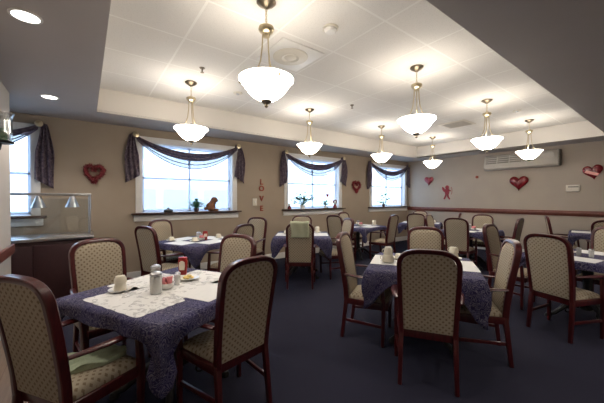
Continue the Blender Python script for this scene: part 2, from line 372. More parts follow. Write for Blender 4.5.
# ---------------------------------------------------------------- pendant lamps
def make_pendant(label):
    t = thing('pendant_lamp', label, 'lamp', (0, 0, 0), 0, 'pendant lamps under the tray ceiling')
    m = MB(); m.lathe([(.001, 0), (.078, 0), (.081, -.010), (.066, -.026), (.034, -.044), (.016, -.058), (.001, -.062)], 24); m.build('canopy', 'bronze', t)
    m = MB()
    for k in range(6):
        z = -.060 - k*.021; a = PI/2*(k % 2)
        m.tube([(math.cos(a)*.008*math.cos(q), math.sin(a)*.008*math.cos(q), z + .015*math.sin(q)-.012) for q in [2*PI*i/10 for i in range(10)]], .0025, 6, closed=True)
    m.build('chain', 'brass', t)
    m = MB(); m.lathe([(.001, -.185), (.015, -.19), (.03, -.20), (.062, -.215), (.066, -.235), (.055, -.255), (.035, -.268), (.03, -.29), (.001, -.292)], 24); m.build('cap', 'brass', t)
    for k in range(3):
        a = 2*PI*k/3+.5; m = MB()
        pr = [(.03, -.28), (.034, -.38), (.048, -.49), (.08, -.58), (.13, -.645), (.190, -.670)]
        m.tube([(r*math.cos(a), r*math.sin(a), z) for r, z in pr], .006, 8); m.lathe([(.001, -.655), (.010, -.66), (.013, -.67), (.010, -.68), (.001, -.685)], 10, (.214*math.cos(a), .214*math.sin(a), 0)); m.build('rod', 'brass', t)
    m = MB()
    out = [(.226, -.644), (.225, -.655), (.213, -.670), (.195, -.684), (.175, -.714), (.146, -.751), (.110, -.785), (.066, -.812), (.03, -.822)]
    inn = [(.026, -.815), (.062, -.804), (.105, -.777), (.140, -.743), (.168, -.707), (.188, -.678), (.207, -.663), (.218, -.648)]
    m.lathe(out+[inn[0]], 40, caps=False); m.lathe(inn+[out[0]], 40, caps=False, mi=1); m.build('shade', ['lampglass', 'lampinner'], t)
    m = MB(); m.tube([(.207*math.cos(a), .207*math.sin(a), -.678) for a in [2*PI*i/40 for i in range(40)]], .0032, 6, closed=True); m.build('band', 'bronze', t)
    m = MB(); m.lathe([(.001, -.808), (.045, -.815), (.044, -.828), (.028, -.842), (.014, -.852), (.018, -.862), (.01, -.875), (.001, -.88)], 16); m.build('finial', 'bronze', t)
    ld = bpy.data.lights.new('bulb', 'POINT'); ld.energy = LAMP_W; ld.color = LAMP_COL; ld.shadow_soft_size = .05
    lo = bpy.data.objects.new('bulb', ld); C.objects.link(lo); lo.parent = t; lo.location = (0, 0, -.70)
    return t
PL = [((1.21, 2.12), 'glass bowl pendant lamp hanging nearest, above the front left dining table'),
      ((1.20, 4.22), 'glass bowl pendant lamp hanging in front of the largest window'),
      ((3.30, 4.20), 'glass bowl pendant lamp hanging in front of the middle window swag'),
      ((3.31, 2.06), 'glass bowl pendant lamp hanging above the foreground table with cream cups'),
      ((5.36, 4.20), 'glass bowl pendant lamp hanging in front of the small corner window swag'),
      ((5.35, 2.05), 'glass bowl pendant lamp hanging just left of the wall air conditioner'),
      ((7.41, 4.14), 'smallest looking glass bowl pendant lamp, above the pink heart in the far corner'),
      ((7.41, 2.04), 'glass bowl pendant lamp hanging in front of the wall air conditioner')]
pend = None
for (x, y), lab in PL:
    if pend is None: pend = make_pendant(lab); pend.location = (x, y, ZT)
    else: dup(pend, (x, y, ZT), label=lab)
# recessed lights: two visible ones, the rest added unseen behind the camera for brightness
can = None
CANS = ((-.325, 2.78, 'round recessed ceiling light nearest, at the upper left corner'), (-.35, 4.80, 'round recessed ceiling light near the left window'),
  *[(x, y, 'unseen recessed fill light added in the soffit behind the viewpoint') for y in (-.7, -1.8) for x in (.6, 2.7, 4.8, 6.9)])
for x, y, lab in CANS:
    if can is None:
        can = thing('recessed_light', lab, 'light', (x, y, ZL), 0, 'recessed ceiling lights')
        m = MB(); m.lathe([(.075, -.001), (.092, -.001), (.092, -.006), (.075, -.009)], 32, caps=False); m.build('trim_ring', 'white', can)
        m = MB(); m.lathe([(.001, -.001), (.076, -.001), (.076, -.005), (.001, -.005)], 32); m.build('lens', 'canlight', can)
        ld = bpy.data.lights.new('lamp', 'SPOT'); ld.energy = CAN_W; ld.color = LAMP_COL; ld.spot_size = R(125); ld.spot_blend = .6; ld.shadow_soft_size = .07
        lo = bpy.data.objects.new('lamp', ld); C.objects.link(lo); lo.parent = can; lo.location = (0, 0, -.012)
    else: dup(can, (x, y, ZL), label=lab)
# ceiling fittings
t = thing('ceiling_vent', 'square white ceiling vent with round grille beside the nearest pendant', 'vent', (1.89, 2.76, ZT))
m = MB(); m.box((0, 0, -.006), (.56, .56, .012)); m.build('plate', 'white', t, bevel=.004)
m = MB(); m.lathe([(.001, -.012), (.20, -.012), (.20, -.018), (.19, -.022), (.17, -.018), (.15, -.026), (.12, -.02), (.10, -.03), (.07, -.022), (.05, -.032), (.001, -.03)], 32); m.build('grille', 'cream', t)
t = thing('smoke_detector', 'round white smoke detector on the ceiling tiles right of the nearest pendant', 'smoke detector', (1.89, 2.08, ZT))
m = MB(); m.lathe([(.001, 0), (.075, 0), (.075, -.014), (.001, -.014)], 28); m.build('base', 'cream', t)
m = MB(); m.lathe([(.001, -.014), (.06, -.014), (.058, -.03), (.045, -.042), (.001, -.044)], 28); m.build('cover', 'white', t)
def sprinkler(x, y, lab):
    t = thing('sprinkler_head', lab, 'sprinkler', (x, y, ZT), 0)
    m = MB(); m.lathe([(.001, 0), (.035, 0), (.03, -.008), (.001, -.01)], 16); m.build('escutcheon', 'bronze', t)
    m = MB(); m.lathe([(.001, -.008), (.009, -.008), (.009, -.035), (.006, -.05), (.022, -.055), (.022, -.059), (.001, -.06)], 12); m.build('nozzle', 'bronze', t)
sprinkler(1.18, 3.67, 'small ceiling sprinkler head just behind the pendant in front of the largest window')
sprinkler(3.74, 3.56, 'small dark ceiling sprinkler head between two pendants in the middle of the tray ceiling')
for x, y, lab in ((1.90, 4.21, 'small round ceiling disc between the two left pendants'), (6.43, 1.96, 'small round ceiling sensor above the air conditioner')):
    t = thing('ceiling_disc', lab, 'ceiling sensor', (x, y, ZT)); m = MB(); m.lathe([(.001, 0), (.07, 0), (.065, -.012), (.001, -.016)], 24); m.build('cover', 'cream', t)
    m = MB(); m.lathe([(.001, -.014), (.025, -.015), (.02, -.028), (.001, -.03)], 16); m.build('sensor', 'steel', t)
t = thing('ceiling_vent', 'flat pale ceiling grille far back near the smallest pendant', 'vent', (6.54, 3.10, ZT))
m = MB(); m.box((0, 0, -.005), (.56, .56, .01)); m.build('plate', 'cream', t, bevel=.003)
m = MB()
for k in range(9): m.box((-.2+k*.05, 0, -.014), (.018, .46, .008))
m.build('grille', 'acbody', t)

# ---------------------------------------------------------------- chairs
def yb(z): return -.225 - .105*max(0, (z-.42)/.65)**1.25 if z > .42 else -.225 - .045*((.42-z)/.42)
def arch_top(x, hw, z0, hh): return z0 + hh*max(0, 1-abs(x/hw)**3.0)**.40
def make_chair():
    t = bpy.data.objects.new('dining_chair', None); C.objects.link(t)
    # wooden back frame: two posts and the arched crest in one sweep
    path = [(-.190 - .018*min(1, (z-.40)/.5), z) for z in (.40, .52, .64, .76, .85)]
    for k in range(1, 24):
        a = PI - PI*k/24; c_, s_ = math.cos(a), math.sin(a)
        path.append((.208*math.copysign(abs(c_)**.65, c_), .910 + .148*abs(s_)**.65))
    path += [(-x, z) for x, z in path[4::-1]]
    prof = [(-.017, -.020), (-.012, -.025), (.012, -.025), (.017, -.020), (.017, .020), (.012, .025), (-.012, .025), (-.017, .020)]
    rings = []
    for i, (x, z) in enumerate(path):
        x0, z0 = path[max(0, i-1)]; x1, z1 = path[min(len(path)-1, i+1)]; d = math.hypot(x1-x0, z1-z0); nx, nz = -(z1-z0)/d, (x1-x0)/d
        rings.append([(x+nx*a, yb(z+nz*a)+b, z+nz*a) for a, b in prof])
    m = MB(); m.ringed(rings); m.build('back_frame', 'mahogany', t)
    # upholstered back
    def pt(u, v, s):
        x = (u*2-1); hw = .176 + .016*min(1, v*1.1)
        xx = math.copysign(abs(x)**.85, x)*hw; zt = arch_top(xx, .1965, .905, .138); z = .425 + (zt-.425)*v
        e = max(0, 1-abs(x)**6)*max(0, 1-abs(2*v-1)**10)
        return (xx, yb(z) + s*(.016 + (.016 if s > 0 else .008)*e**.5), z)
    m = MB(); m.slab(lambda u, v: pt(u, v, 1), lambda u, v: pt(u, v, -1), 16, 18); m.build('backrest', 'fab_back', t, ang=60)
    # seat
    def sp(u, v, s):
        y = -.215 + .41*v; hw = .188 + .042*v; x = (u*2-1)*hw; e = max(0, 1-abs(2*u-1)**5)*max(0, 1-abs(2*v-1)**5)
        yy = y - .02*(abs(2*u-1)**4)*(1 if v > .5 else 0)*((2*v-1)**3)
        return (x, yy, .435 + .042*e**.6 if s > 0 else .415)
    m = MB(); m.slab(lambda u, v: sp(u, v, 1), lambda u, v: sp(u, v, -1), 14, 14); m.build('seat', 'fab_seat', t, ang=60)
    m = MB(); q = [(-.200, -.215), (.200, -.215), (.236, .185), (-.236, .185)]
    for i in range(4):
        a, b = q[i], q[(i+1) % 4]; m.box(((a[0]+b[0])/2, (a[1]+b[1])/2, .39), (math.hypot(b[0]-a[0], b[1]-a[1])+.01, .024, .06), math.atan2(b[1]-a[1], b[0]-a[0]))
    m.build('seat_frame', 'mahogany', t, bevel=.004)
    for s in (-1, 1):
        m = MB(); m.frustum((s*.200, -.272, 0), (s*.192, -.226, .415), .030, .036, .034, .042); m.build('leg', 'mahogany', t, bevel=.005)
        m = MB(); m.ringed([[(s*(.246+dx), y+dy, z) for dx, dy in ((-w_, -w_), (w_, -w_), (w_, w_), (-w_, w_))] for z, y, w_ in ((0, .150, .014), (.36, .158, .018), (.44, .156, .018), (.60, .142, .0155), (.648, .136, .0155))]); m.build('leg', 'mahogany', t, bevel=.004)
        m = MB(); pa = [(.219, yb(.67)+.02, .664), (.238, -.16, .663), (.253, -.05, .659), (.258, .05, .655), (.258, .130, .650), (.256, .172, .645)]
        m.tube([(s*x, y, z) for x, y, z in pa], [.6*.03, .72*.03, .9*.03, .98*.03, .9*.03, .55*.03], 10, sx=1, sy=.55, up=(0, 0, 1)); m.build('armrest', 'mahogany', t)
        m = MB(); m.frustum((s*.193, -.25, .19), (s*.243, .146, .19), .020, .020, .028, .028); m.build('stretcher', 'mahogany', t, bevel=.004)
    return t
chair0 = None
CH = 'dining chairs round the cloth covered tables'
def chair(ox, oy, hd, label):
    """heading hd in degrees: the way a sitter would face"""
    global chair0
    if chair0 is None:
        chair0 = make_chair(); c = chair0; c.location = (ox, oy, 0); c.rotation_euler = (0, 0, R(hd-90))
    else: c = dup(chair0, (ox, oy, 0), R(hd-90))
    tag(c, label, 'chair', CH)
    return c
def crest(cx, cy, hd, label): return chair(cx + .33*math.cos(R(hd)), cy + .33*math.sin(R(hd)), hd, label)
A = [chair(.0, 2.14, 34, 'mahogany armchair with a green napkin on its seat, nearest at the left edge'),
 chair(.185, 3.03, -73, 'patterned gold armchair behind the front left table, beside the dark serving counter'),
 crest(1.30, 2.86, -154, 'patterned gold armchair at the far right side of the front left table'),
 chair(.785, 2.0, 102, 'large patterned gold armchair seen from behind, nearest at the right of the front left table')]
B = [chair(2.30, 1.335, 32.8, 'patterned gold armchair seen straight from behind, front centre, at the table with cream cups'),
 chair(2.46, 2.045, -61, 'gold armchair seen from its side at the left of the foreground centre table'),
 crest(3.64, 2.13, -149, 'gold patterned armchair facing us across the foreground centre table'),
 chair(2.955, 1.255, 122, 'leaning gold armchair at the right side of the foreground centre table')]
Cc = [crest(.64, 4.46, 24, 'grey looking armchair seen from behind at the left of the table under the largest window'),
 crest(1.07, 5.72, -66, 'armchair against the back wall, right below the sill of the largest window'),
 crest(1.90, 3.96, 116, 'gold armchair seen from behind at the right of the table under the largest window'),
 crest(2.80, 5.26, -150, 'bluish armchair standing below the vertical red letters on the back wall')]
D = [crest(2.70, 3.68, 53, 'armchair with a pale green towel hung over its back'),
 crest(3.93, 5.28, -127, 'armchair directly behind the one with the green towel, below the middle window'),
 crest(4.05, 3.93, 160, 'pale blue lit armchair at the right side of the table with the towel chair')]
Ee = [crest(5.75, 4.13, 100, 'tall tan armchair seen from behind, below the small corner window'),
 crest(4.52, 4.86, 8, 'dark bluish armchair seen from behind, right of the table with the towel chair'),
 crest(5.72, 5.78, -84, 'small tan armchair by the back wall between the middle and corner windows')]
H1 = [crest(5.80, 2.76, 10, 'grey looking armchair seen from behind, centre right, in front of the far wall'),
 crest(7.62, 2.99, -170, 'pinkish armchair facing us below the red heart on the far wall'),
 crest(6.72, 1.97, 95, 'dark slanted armchair seen nearly edge on, just right of the tan leaning armchair'),
 crest(6.62, 3.80, -80, 'tan narrow looking armchair right beside the grey brown one in the far corner')]
Fc = [chair(4.205, .825, -18, 'large patterned grey gold armchair seen from behind near the right edge'),
 crest(5.70, .62, 172, 'patterned gold armchair facing us at the right edge, behind white packets and shakers'),
 crest(4.80, 1.80, -90, 'tan armchair leaning left with its arm showing, between two patterned chairs centre right')]
G = [crest(8.06, 1.90, -72, 'olive back armchair seen edge on against the far wall rail'),
 crest(7.27, .86, 10, 'armchair whose arched crest peeks over the one at the right edge')]
I = [crest(6.74, 4.20, 24, 'grey brown armchair seen from behind in the far corner, left of a tan one'),
 crest(8.00, 3.68, 112, 'thin dark armchair seen edge on just below the red cupid cutout'),
 crest(8.46, 5.12, -157, 'farthest armchair, its reddish crest showing just over the grey brown one in the corner')]

# ---------------------------------------------------------------- tables
CTOP = .765
def make_table():
    t = bpy.data.objects.new('dining_table', None); C.objects.link(t)
    m = MB(); m.box((0, 0, .742), (1.0, 1.0, .030)); m.build('tabletop', 'maroon', t, bevel=.006)
    m = MB(); m.lathe([(.001, .727), (.17, .727), (.17, .715), (.06, .70), (.045, .66), (.042, .60), (.055, .57), (.045, .54), (.042, .30), (.06, .25), (.075, .20), (.06, .16), (.075, .13), (.001, .12)], 20); m.build('column', 'iron', t)
    for k in range(4):
        a = PI/4 + k*PI/2; m = MB()
        pts = [(.04, .17), (.12, .20), (.20, .17), (.27, .10), (.33, .05), (.39, .035)]
        m.tube([(r*math.cos(a), r*math.sin(a), z) for r, z in pts], [.032, .034, .030, .026, .024, .02], 8)
        m.lathe([(.001, 0), (.034, 0), (.036, .012), (.026, .04), (.001, .05)], 12, (.39*math.cos(a), .39*math.sin(a), 0))
        sc = [(.20 + .05*math.cos(q)*(1-q/9), .10 + .05*math.sin(q)*(1-q/9)) for q in [i*.6 for i in range(13)]]
        m.tube([(r*math.cos(a), r*math.sin(a), z) for r, z in sc], .009, 6); m.build('foot', 'iron', t)
    return t
def cloth_mesh(seed, tips, sig=.085, pinch=1, half=.505):
    rnd = random.Random(seed); rad = .03; per = []
    ns = 26
    for k in range(4):                       # sides, counter-clockwise from +x,-y corner
        a0 = -PI/4 + k*PI/2
        for j in range(ns):
            f = (j/ns); f = .5 - .5*math.cos(PI*f)
            per.append((k, f))
    P = []; N = []; Dd = []; Tp = []
    cr = [(half, -half), (half, half), (-half, half), (-half, -half)]
    for k, f in per:
        a, b = cr[k], cr[(k+1) % 4]; x = a[0]+(b[0]-a[0])*f; y = a[1]+(b[1]-a[1])*f
        d0 = f*2*half; d1 = (1-f)*2*half; nn = [(1, 0), (0, 1), (-1, 0), (0, -1)][k]
        d = min(d0, d1); ci = k if d0 < d1 else (k+1) % 4
        c = Vector(cr[ci]); cd_ = c.normalized(); w_ = math.exp(-(d/.07)**2)
        n = (Vector(nn)*(1-w_) + cd_*w_*1.0).normalized()
        p = Vector((x, y)) - cd_*.012*w_
        P.append(p); N.append(n); Dd.append(d); Tp.append(tips[ci])
    L = len(P); rows = 9; ph = [rnd.uniform(0, 6) for _ in range(6)]
    rings = []
    for i_, s_ in enumerate((0, .35, .7, .9, .97)):    # top, from the middle outwards
        rings.append([(p.x*s_, p.y*s_, CTOP) for p in P])
    for r in range(0, rows+1):
        tt = r/rows; q = []
        for i in range(L):
            p, n, d = P[i], N[i], Dd[i]; arc = i/L*2*PI
            hang = .086 + .007*math.sin(arc*5+ph[0]) + Tp[i]*math.exp(-(d/sig)**2)
            near = math.exp(-(d/.13)**2)
            wave = .010*math.sin(arc*13+ph[1])+.007*math.sin(arc*21+ph[2])
            if r == 0: off = 0; z = CTOP - .003
            else:
                off = .010 + tt*(.012 + wave)*(1-near) + near*(.035*math.sin(min(1, tt*1.3)*PI)+.012*tt)
                z = CTOP - .008 - (hang-.008)*tt
            px_, py_ = p.x + n.x*off, p.y + n.y*off
            cv = Vector((math.copysign(half, p.x), math.copysign(half, p.y))); tg = Vector((-cv.y, cv.x)).normalized(); h_ = CTOP - z
            lat = (Vector((px_, py_)) - cv).dot(tg); wn_ = math.exp(-(d/.12)**2)
            sm = lambda e0, e1, x_: (lambda k_: k_*k_*(3-2*k_))(min(1, max(0, (x_-e0)/(e1-e0))))
            fac = 1 + pinch*(-.60*sm(.03, .13, h_) + 1.7*sm(.16, .32, h_)); k_ = lat*(fac-1)*wn_
            q.append((px_ + tg.x*k_, py_ + tg.y*k_, z))
        rings.append(q)
    m = MB(); n = L
    vs = [(0, 0, CTOP)] + [p for ring in rings[1:] for p in ring]; m.add(vs, [(0, 1+j, 1+(j+1) % n) for j in range(n)] + [(1+i*n+j, 1+i*n+(j+1) % n, 1+(i+1)*n+(j+1) % n, 1+(i+1)*n+j) for i in range(len(rings)-2) for j in range(n)])
    return m
table0 = None
TG, CG = 'square pedestal dining tables', 'paisley tablecloths'
TAB = {}
def table(key, x, y, ang, lab, clab, tips=(.25, .25, .25, .25), sig=.085, pinch=1, half=.505):
    global table0
    if table0 is None: table0 = make_table(); tb = table0; tb.location = (x, y, 0); tb.rotation_euler = (0, 0, R(ang))
    else: tb = dup(table0, (x, y, 0), R(ang))
    tag(tb, lab, 'table', TG)
    c = cloth_mesh(ord(key[0])+len(key), tips, sig, pinch, half).build('tablecloth', 'cloth', solid=.003, ang=70); c.location = (x, y, 0); c.rotation_euler = (0, 0, R(ang)); tag(c, clab, 'tablecloth', CG)
    TAB[key] = (x, y, R(ang))
table('A', .535, 2.39, 28, 'pedestal table with iron claw feet under the purple cloth, front left', 'purple paisley tablecloth with one long drooping corner on the front left table', (.10, .12, .12, .30), half=.522)
table('B', 2.845, 1.705, 31, 'pedestal table under the paisley cloth in the centre foreground, behind the straight on chair', 'purple grey paisley tablecloth on the centre foreground table, corners drooping left and right', (.22, .22, .29, .33), .17, .0)
table('Cc', 1.47, 4.84, 26, 'pedestal table below the largest window on the back wall', 'dark blue tablecloth on the table below the largest window', (.2, .2, .2, .2), .13, .2)
table('Dd', 3.31, 4.44, 52, 'pedestal table behind the chair with the green towel', 'blue paisley tablecloth on the table behind the green towel chair', (.24, .24, .28, .28), .16, .1)
table('Ee', 5.47, 5.00, 10, 'pedestal table between the middle and small corner windows', 'blue tablecloth on the table below the gap between the middle and corner windows', (.2, .2, .24, .24))
table('Hh', 6.70, 2.88, 8, 'pedestal table in front of the far wall below the red heart', 'dark tablecloth on the far table below the red heart', (.2, .2, .2, .2), .13, .2)
#table('Hhh', 5.80, 1.90, -8, 'pedestal table right of the tan leaning armchair', 'dark tablecloth with hanging right corner, right of the tan leaning armchair', (.2, .2, .2, .2), .13, .2)
table('F', 4.80, .74, -8, 'pedestal table with iron feet at the right edge', 'dark paisley tablecloth on the table at the right edge', (.12, .2, .12, .2))
table('Gg', 8.18, 1.02, 10, 'pedestal table in the far right corner by the wall rail', 'navy tablecloth whose corner shows between the right edge chairs and the far wall', (.22, .22, .22, .22))
table('Ii', 7.62, 4.60, 24, 'pedestal table in the far corner by the small window', 'dark tablecloth on the table in the far corner by the small window', (.2, .2, .2, .2), .13, .2)
def on(key, u, v):
    x, y, a = TAB[key]; return (x + u*math.cos(a) - v*math.sin(a), y + u*math.sin(a) + v*math.cos(a), CTOP+.0018)

# ---------------------------------------------------------------- things on the tables
MG = 'white paper placemats'
def placemat(key, u, v, rot, lab, material='mat_plain', w=.43, d=.30, dz=0):
    x, y, z = on(key, u, v); m = MB(); P = []
    for (x0, y0), (x1, y1) in (((-1, -1), (1, -1)), ((1, -1), (1, 1)), ((1, 1), (-1, 1)), ((-1, 1), (-1, -1))):
        for i in range(24):
            f = i/24; k = 1 + ((.035*abs(math.sin(f*PI*5)) - .02) if material == 'mat_print' else 0)
            P.append(((x0+(x1-x0)*f)*w/2*k, (y0+(y1-y0)*f)*d/2*k))
    m.extrude(P, lambda a, b, c: (a, b, c), .0012)
    o = m.build('placemat', material, smooth=False); o.location = (x, y, z+dz); o.rotation_euler = (0, 0, TAB[key][2]+R(rot)); tag(o, lab, 'placemat', MG)
placemat('A', .10, -.335, 0, 'blank white placemat at the near right side of the front left table', w=.46, d=.30)
placemat('A', -.315, .0, 86, 'grey printed placemat at the left side of the front left table, under the stacked cups', 'mat_print', w=.62, d=.34)
placemat('A', .03, .345, 3, 'printed white placemat at the far side of the front left table', 'mat_print', w=.46, d=.30)
placemat('A', .345, .0, 92, 'printed white placemat at the right side of the front left table, behind the plate', 'mat_print', w=.46, d=.30)
placemat('A', .015, .0, 4, 'large grey printed paper under the condiments in the middle of the front left table', 'mat_print', w=.62, d=.54, dz=-.0012)
placemat('B', .03, .36, 2, 'white placemat at the left of the foreground centre table, under the stacked cups', w=.50, d=.30)
placemat('B', .04, -.36, 0, 'white placemat at the right of the foreground centre table', w=.50, d=.30)
placemat('B', .36, 0, 90, 'white placemat at the far side of the foreground centre table', w=.36, d=.28)
placemat('B', -.355, 0, 90, 'white placemat on the foreground centre table right behind the straight on chair', w=.36, d=.28)
for key, where in (('Cc', 'the table under the largest window'), ('Dd', 'the towel chair table'), ('Ee', 'table below wall between middle and corner windows'), ('Hh', 'the far table below the red heart'), ('F', 'the table at the right edge'), ('Ii', 'the far corner table'), ('Gg', 'the table by the far wall rail at right')):
    for (u, v, r), side in zip(((-.33, 0, 90), (.33, 0, 90), (0, -.335, 0), (0, .335, 0)), ('near left side', 'far right side', 'near right side', 'far left side')):
        placemat(key, u, v, r, 'white placemat on %s of %s' % (side, where), w=.40 if r else .46, d=.30)

PZ = .0014
def saucer(key, u, v, lab):
    x, y, z = on(key, u, v); m = MB(); m.lathe([(.001, 0), (.045, 0), (.05, .004), (.078, .014), (.079, .017), (.05, .009), (.001, .007)], 28, caps=True)
    o = m.build('saucer', 'china'); o.location = (x, y, z+PZ); tag(o, lab, 'saucer')
def cup(key, u, v, dz, lab, inverted=True, rot=0, r=.041, h=.052):
    x, y, z = on(key, u, v); t = thing('coffee_cup', lab, 'cup', (x, y, z+PZ+dz), rot, 'cream coffee cups')
    o = [(.001, .003), (r*.62, .003), (r*.64, 0), (r*.72, 0), (r*.80, .006), (r*.95, h*.35), (r, h*.7), (r*1.03, h), (r*.97, h), (r*.93, h*.7), (r*.86, h*.35), (r*.6, .008), (.001, .008)]
    if inverted: o = [(a, h-b) for a, b in o]
    m = MB(); m.lathe(o, 24); m.build('body', 'ceramic', t)
    f = (lambda b: h-b) if inverted else (lambda b: b)
    m = MB(); m.tube([(r*.96+.022*math.sin(q), 0, f(h*.55 + .021*math.cos(q))) for q in [PI*i/10 for i in range(11)]], .0045, 8); m.build('handle', 'ceramic', t)
def stack(key, u, v, where, sau=True, big=1.0, n=2, rot=1.0):
    z = 0
    if sau: saucer(key, u, v, 'white saucer under the %s' % where); z = .0095
    for i in range(n):
        cup(key, u, v, z, ('upper' if i else 'lower') + ' upturned cream cup of the ' + where if n > 1 else 'cream cup, the '+where, rot=rot+i*.5, r=.041*big*(.72 if big == 1.5 and i else 1), h=.052*big); z += .0522*big
# front left table
stack('A', -.235, .265, 'stacked cups on the front left table')
def jar(key, u, v, lab, r, h, content, lid, name='sugar_dispenser', cat='dispenser', fill=.8, rz=0):
    x, y, z = on(key, u, v); t = thing(name, lab, cat, (x, y, z+PZ), rz)
    m = MB(); m.lathe([(.001, 0), (r*.96, 0), (r, .006), (r, h*.78), (r*.9, h*.84), (r*.9, h*.86), (.001, h*.86)], 24); m.build('glass_jar', 'glassy', t)
    m = MB(); m.lathe([(.001, .004), (r*.92, .004), (r*.92, h*.78*fill), (.001, h*.78*fill)], 24); m.build('filling', content, t)
    m = MB(); m.lathe([(.001, h*.83), (r*1.0, h*.83), (r*1.02, h*.86), (r*.98, h*.92), (r*.7, h*.97), (r*.25, h), (.001, h)], 24); m.build('lid', lid, t)
jar('A', -.16, -.02, 'tall glass sugar dispenser with metal lid on the front left table', .041, .158, 'sugar', 'steel', fill=.97)
jar('A', -.03, .15, 'second glass dispenser with pale blue grey lid behind the sugar on the front left table', .037, .165, 'sugar', 'steel', fill=.75)
jar('A', .055, .015, 'small glass shaker with metal top beside the pink packets', .021, .088, 'sugar', 'steel', 'salt_shaker', 'shaker', fill=.8)
jar('A', .10, .055, 'small pepper shaker half hidden behind the other shaker on the front left table', .021, .088, 'pepper', 'steel', 'pepper_shaker', 'shaker', fill=.7)
def packets(key, u, v, lab, s=1):
    x, y, z = on(key, u, v); t = thing('packet_bowl', lab, 'bowl', (x, y, z+PZ))
    m = MB(); m.lathe([(.001, 0), (.035*s, 0), (.05*s, .015), (.056*s, .045), (.053*s, .045), (.046*s, .018), (.001, .008)], 24); m.build('bowl', 'china', t)
    for k in range(9):
        a = k*2.4; r_ = .028*s*(k/9)**.5; m = MB(); q = Matrix.Rotation(a, 3, 'Z') @ Matrix.Rotation(.35*math.sin(k), 3, 'X')
        m.box((r_*math.cos(a), r_*math.sin(a), .052+.004*(k % 3)), (.042*s, .006, .056), M4=q); m.build('packet', 'packet', t, bevel=.002)
packets('A', -.045, .015, 'white bowl of pink sweetener packets on the front left table', 1.05)
x, y, z = on('A', .30, .22); t = thing('ketchup_bottle', 'red ketchup bottle with cream label standing on the front left table', 'bottle', (x, y, z+PZ), R(-35))
def sq(r, z, k=.62): return [(r*1.25*math.copysign(abs(math.cos(a))**.7, math.cos(a)), r*k*math.copysign(abs(math.sin(a))**.7, math.sin(a)), z) for a in [2*PI*j/24 for j in range(24)]]
m = MB(); m.ringed([sq(.024, 0), sq(.026, .004), sq(.026, .03), sq(.030, .06), sq(.032, .11), sq(.031, .135), sq(.027, .142)]); m.build('body', 'ketchup', t)
m = MB(); m.ringed([sq(.031, .142, .7), sq(.031, .150, .7), sq(.0295, .157, .7)]); m.build('cap', 'ketchup', t, bevel=.001)
m = MB(); m.extrude([(-.022, .045), (.022, .045), (.027, .085), (.024, .115), (.014, .118), (.012, .126), (-.012, .126), (-.014, .118), (-.024, .115), (-.027, .085)], lambda a, b, d: (a, -.0212-d, b), .0012); m.build('label', 'label', t)
x, y, z = on('A', .215, .055); t = thing('side_plate', 'small white plate holding yellow pieces beside the ketchup', 'plate', (x, y, z+PZ))
m = MB(); m.lathe([(.001, 0), (.05, 0), (.062, .006), (.085, .014), (.086, .017), (.06, .010), (.001, .006)], 28); m.build('plate', 'china', t)
rn = random.Random(3)
for k in range(6):
    o = MB(); a = k*1.05; r_ = .034 if k else 0
    o.lathe([(.001, -.008), (.012, -.007), (.016, 0), (.011, .008), (.001, .009)], 9); o = o.build('lemon_piece', 'lemon'); o.location = (x + r_*math.cos(a), y + r_*math.sin(a), z+PZ+.0185 + (.012 if k == 0 else 0)); o.rotation_euler = (0, 0, a)
    tag(o, 'yellow lemon piece on the small white plate beside the ketchup', 'lemon', 'yellow pieces on the plate')
# centre foreground table
stack('B', -.10, .33, 'taller cup stack at left of foreground centre table', big=1.5, rot=2)
stack('B', .12, .24, 'short cup left of the middle of the foreground centre table', sau=True, n=1)
stack('B', .36, -.335, 'pale cups at right of foreground centre table', big=1.2, n=2)
# others
stack('Cc', -.26, .30, 'left cup on the table under the largest window', big=1.1, n=1)
stack('Cc', -.13, -.08, 'near cup on the table under the largest window', big=1.15, n=1)
stack('Cc', .38, -.10, 'right cup on the table under the largest window', big=1.1, n=1)
def caddy(key, u, v, where):
    jar(key, u, v, 'glass sugar jar on %s' % where, .034, .13, 'sugar', 'steel', fill=.9)
    jar(key, u+.08, v+.02, 'pepper shaker on %s' % where, .021, .088, 'pepper', 'steel', 'pepper_shaker', 'shaker', fill=.7)
    packets(key, u-.03, v-.10, 'bowl of pink packets on %s' % where)
for key, where in (('Cc', 'the table under the largest window'), ('Dd', 'the towel chair table'), ('Ee', 'the table under the gap between middle and corner windows'), ('Hh', 'the far table below the red heart')):
    caddy(key, .05, .03, where)
x, y, z = on('Cc', .07, -.10); t = thing('ketchup_bottle', 'small red bottle with pale label on the table under the largest window', 'bottle', (x, y, z+PZ), R(-10))
m = MB(); m.ringed([sq(.024, 0), sq(.026, .004), sq(.026, .03), sq(.032, .11), sq(.027, .135)]); m.build('body', 'ketchup', t)
m = MB(); m.ringed([sq(.029, .135, .7), sq(.028, .15, .7)]); m.build('cap', 'ketchup', t)
m = MB(); m.box((0, -.0215, .08), (.05, .002, .05)); m.build('label', 'label', t)
stack('Dd', .02, .30, 'left cup on the towel chair table', big=1.2, n=1)
stack('Dd', .25, -.30, 'right cups on the towel chair table', big=1.1, n=2)
stack('Ee', .36, -.25, 'right cups beside the tall tan armchair', big=1.2, n=2)
stack('Hh', -.30, .28, 'left cups on the far table below the red heart', big=1.2, n=2)
stack('Hh', .25, -.25, 'right cups on the far table below the red heart', big=1.2, n=2)
stack('Ii', .0, -.33, 'pale cup on the far corner table', big=1.5, n=1)
stack('F', -.28, .26, 'left cups on the right edge table', big=1.2, n=2)
packets('F', -.34, .10, 'white bowl of pink packets at the near end of the table at the right edge')
jar('F', -.10, .05, 'dark pepper shaker with metal top on the table at the right edge', .024, .10, 'pepper', 'steel', 'pepper_shaker', 'shaker')
jar('F', -.10, -.06, 'glass salt shaker on the table at the right edge', .024, .10, 'sugar', 'steel', 'salt_shaker', 'shaker')
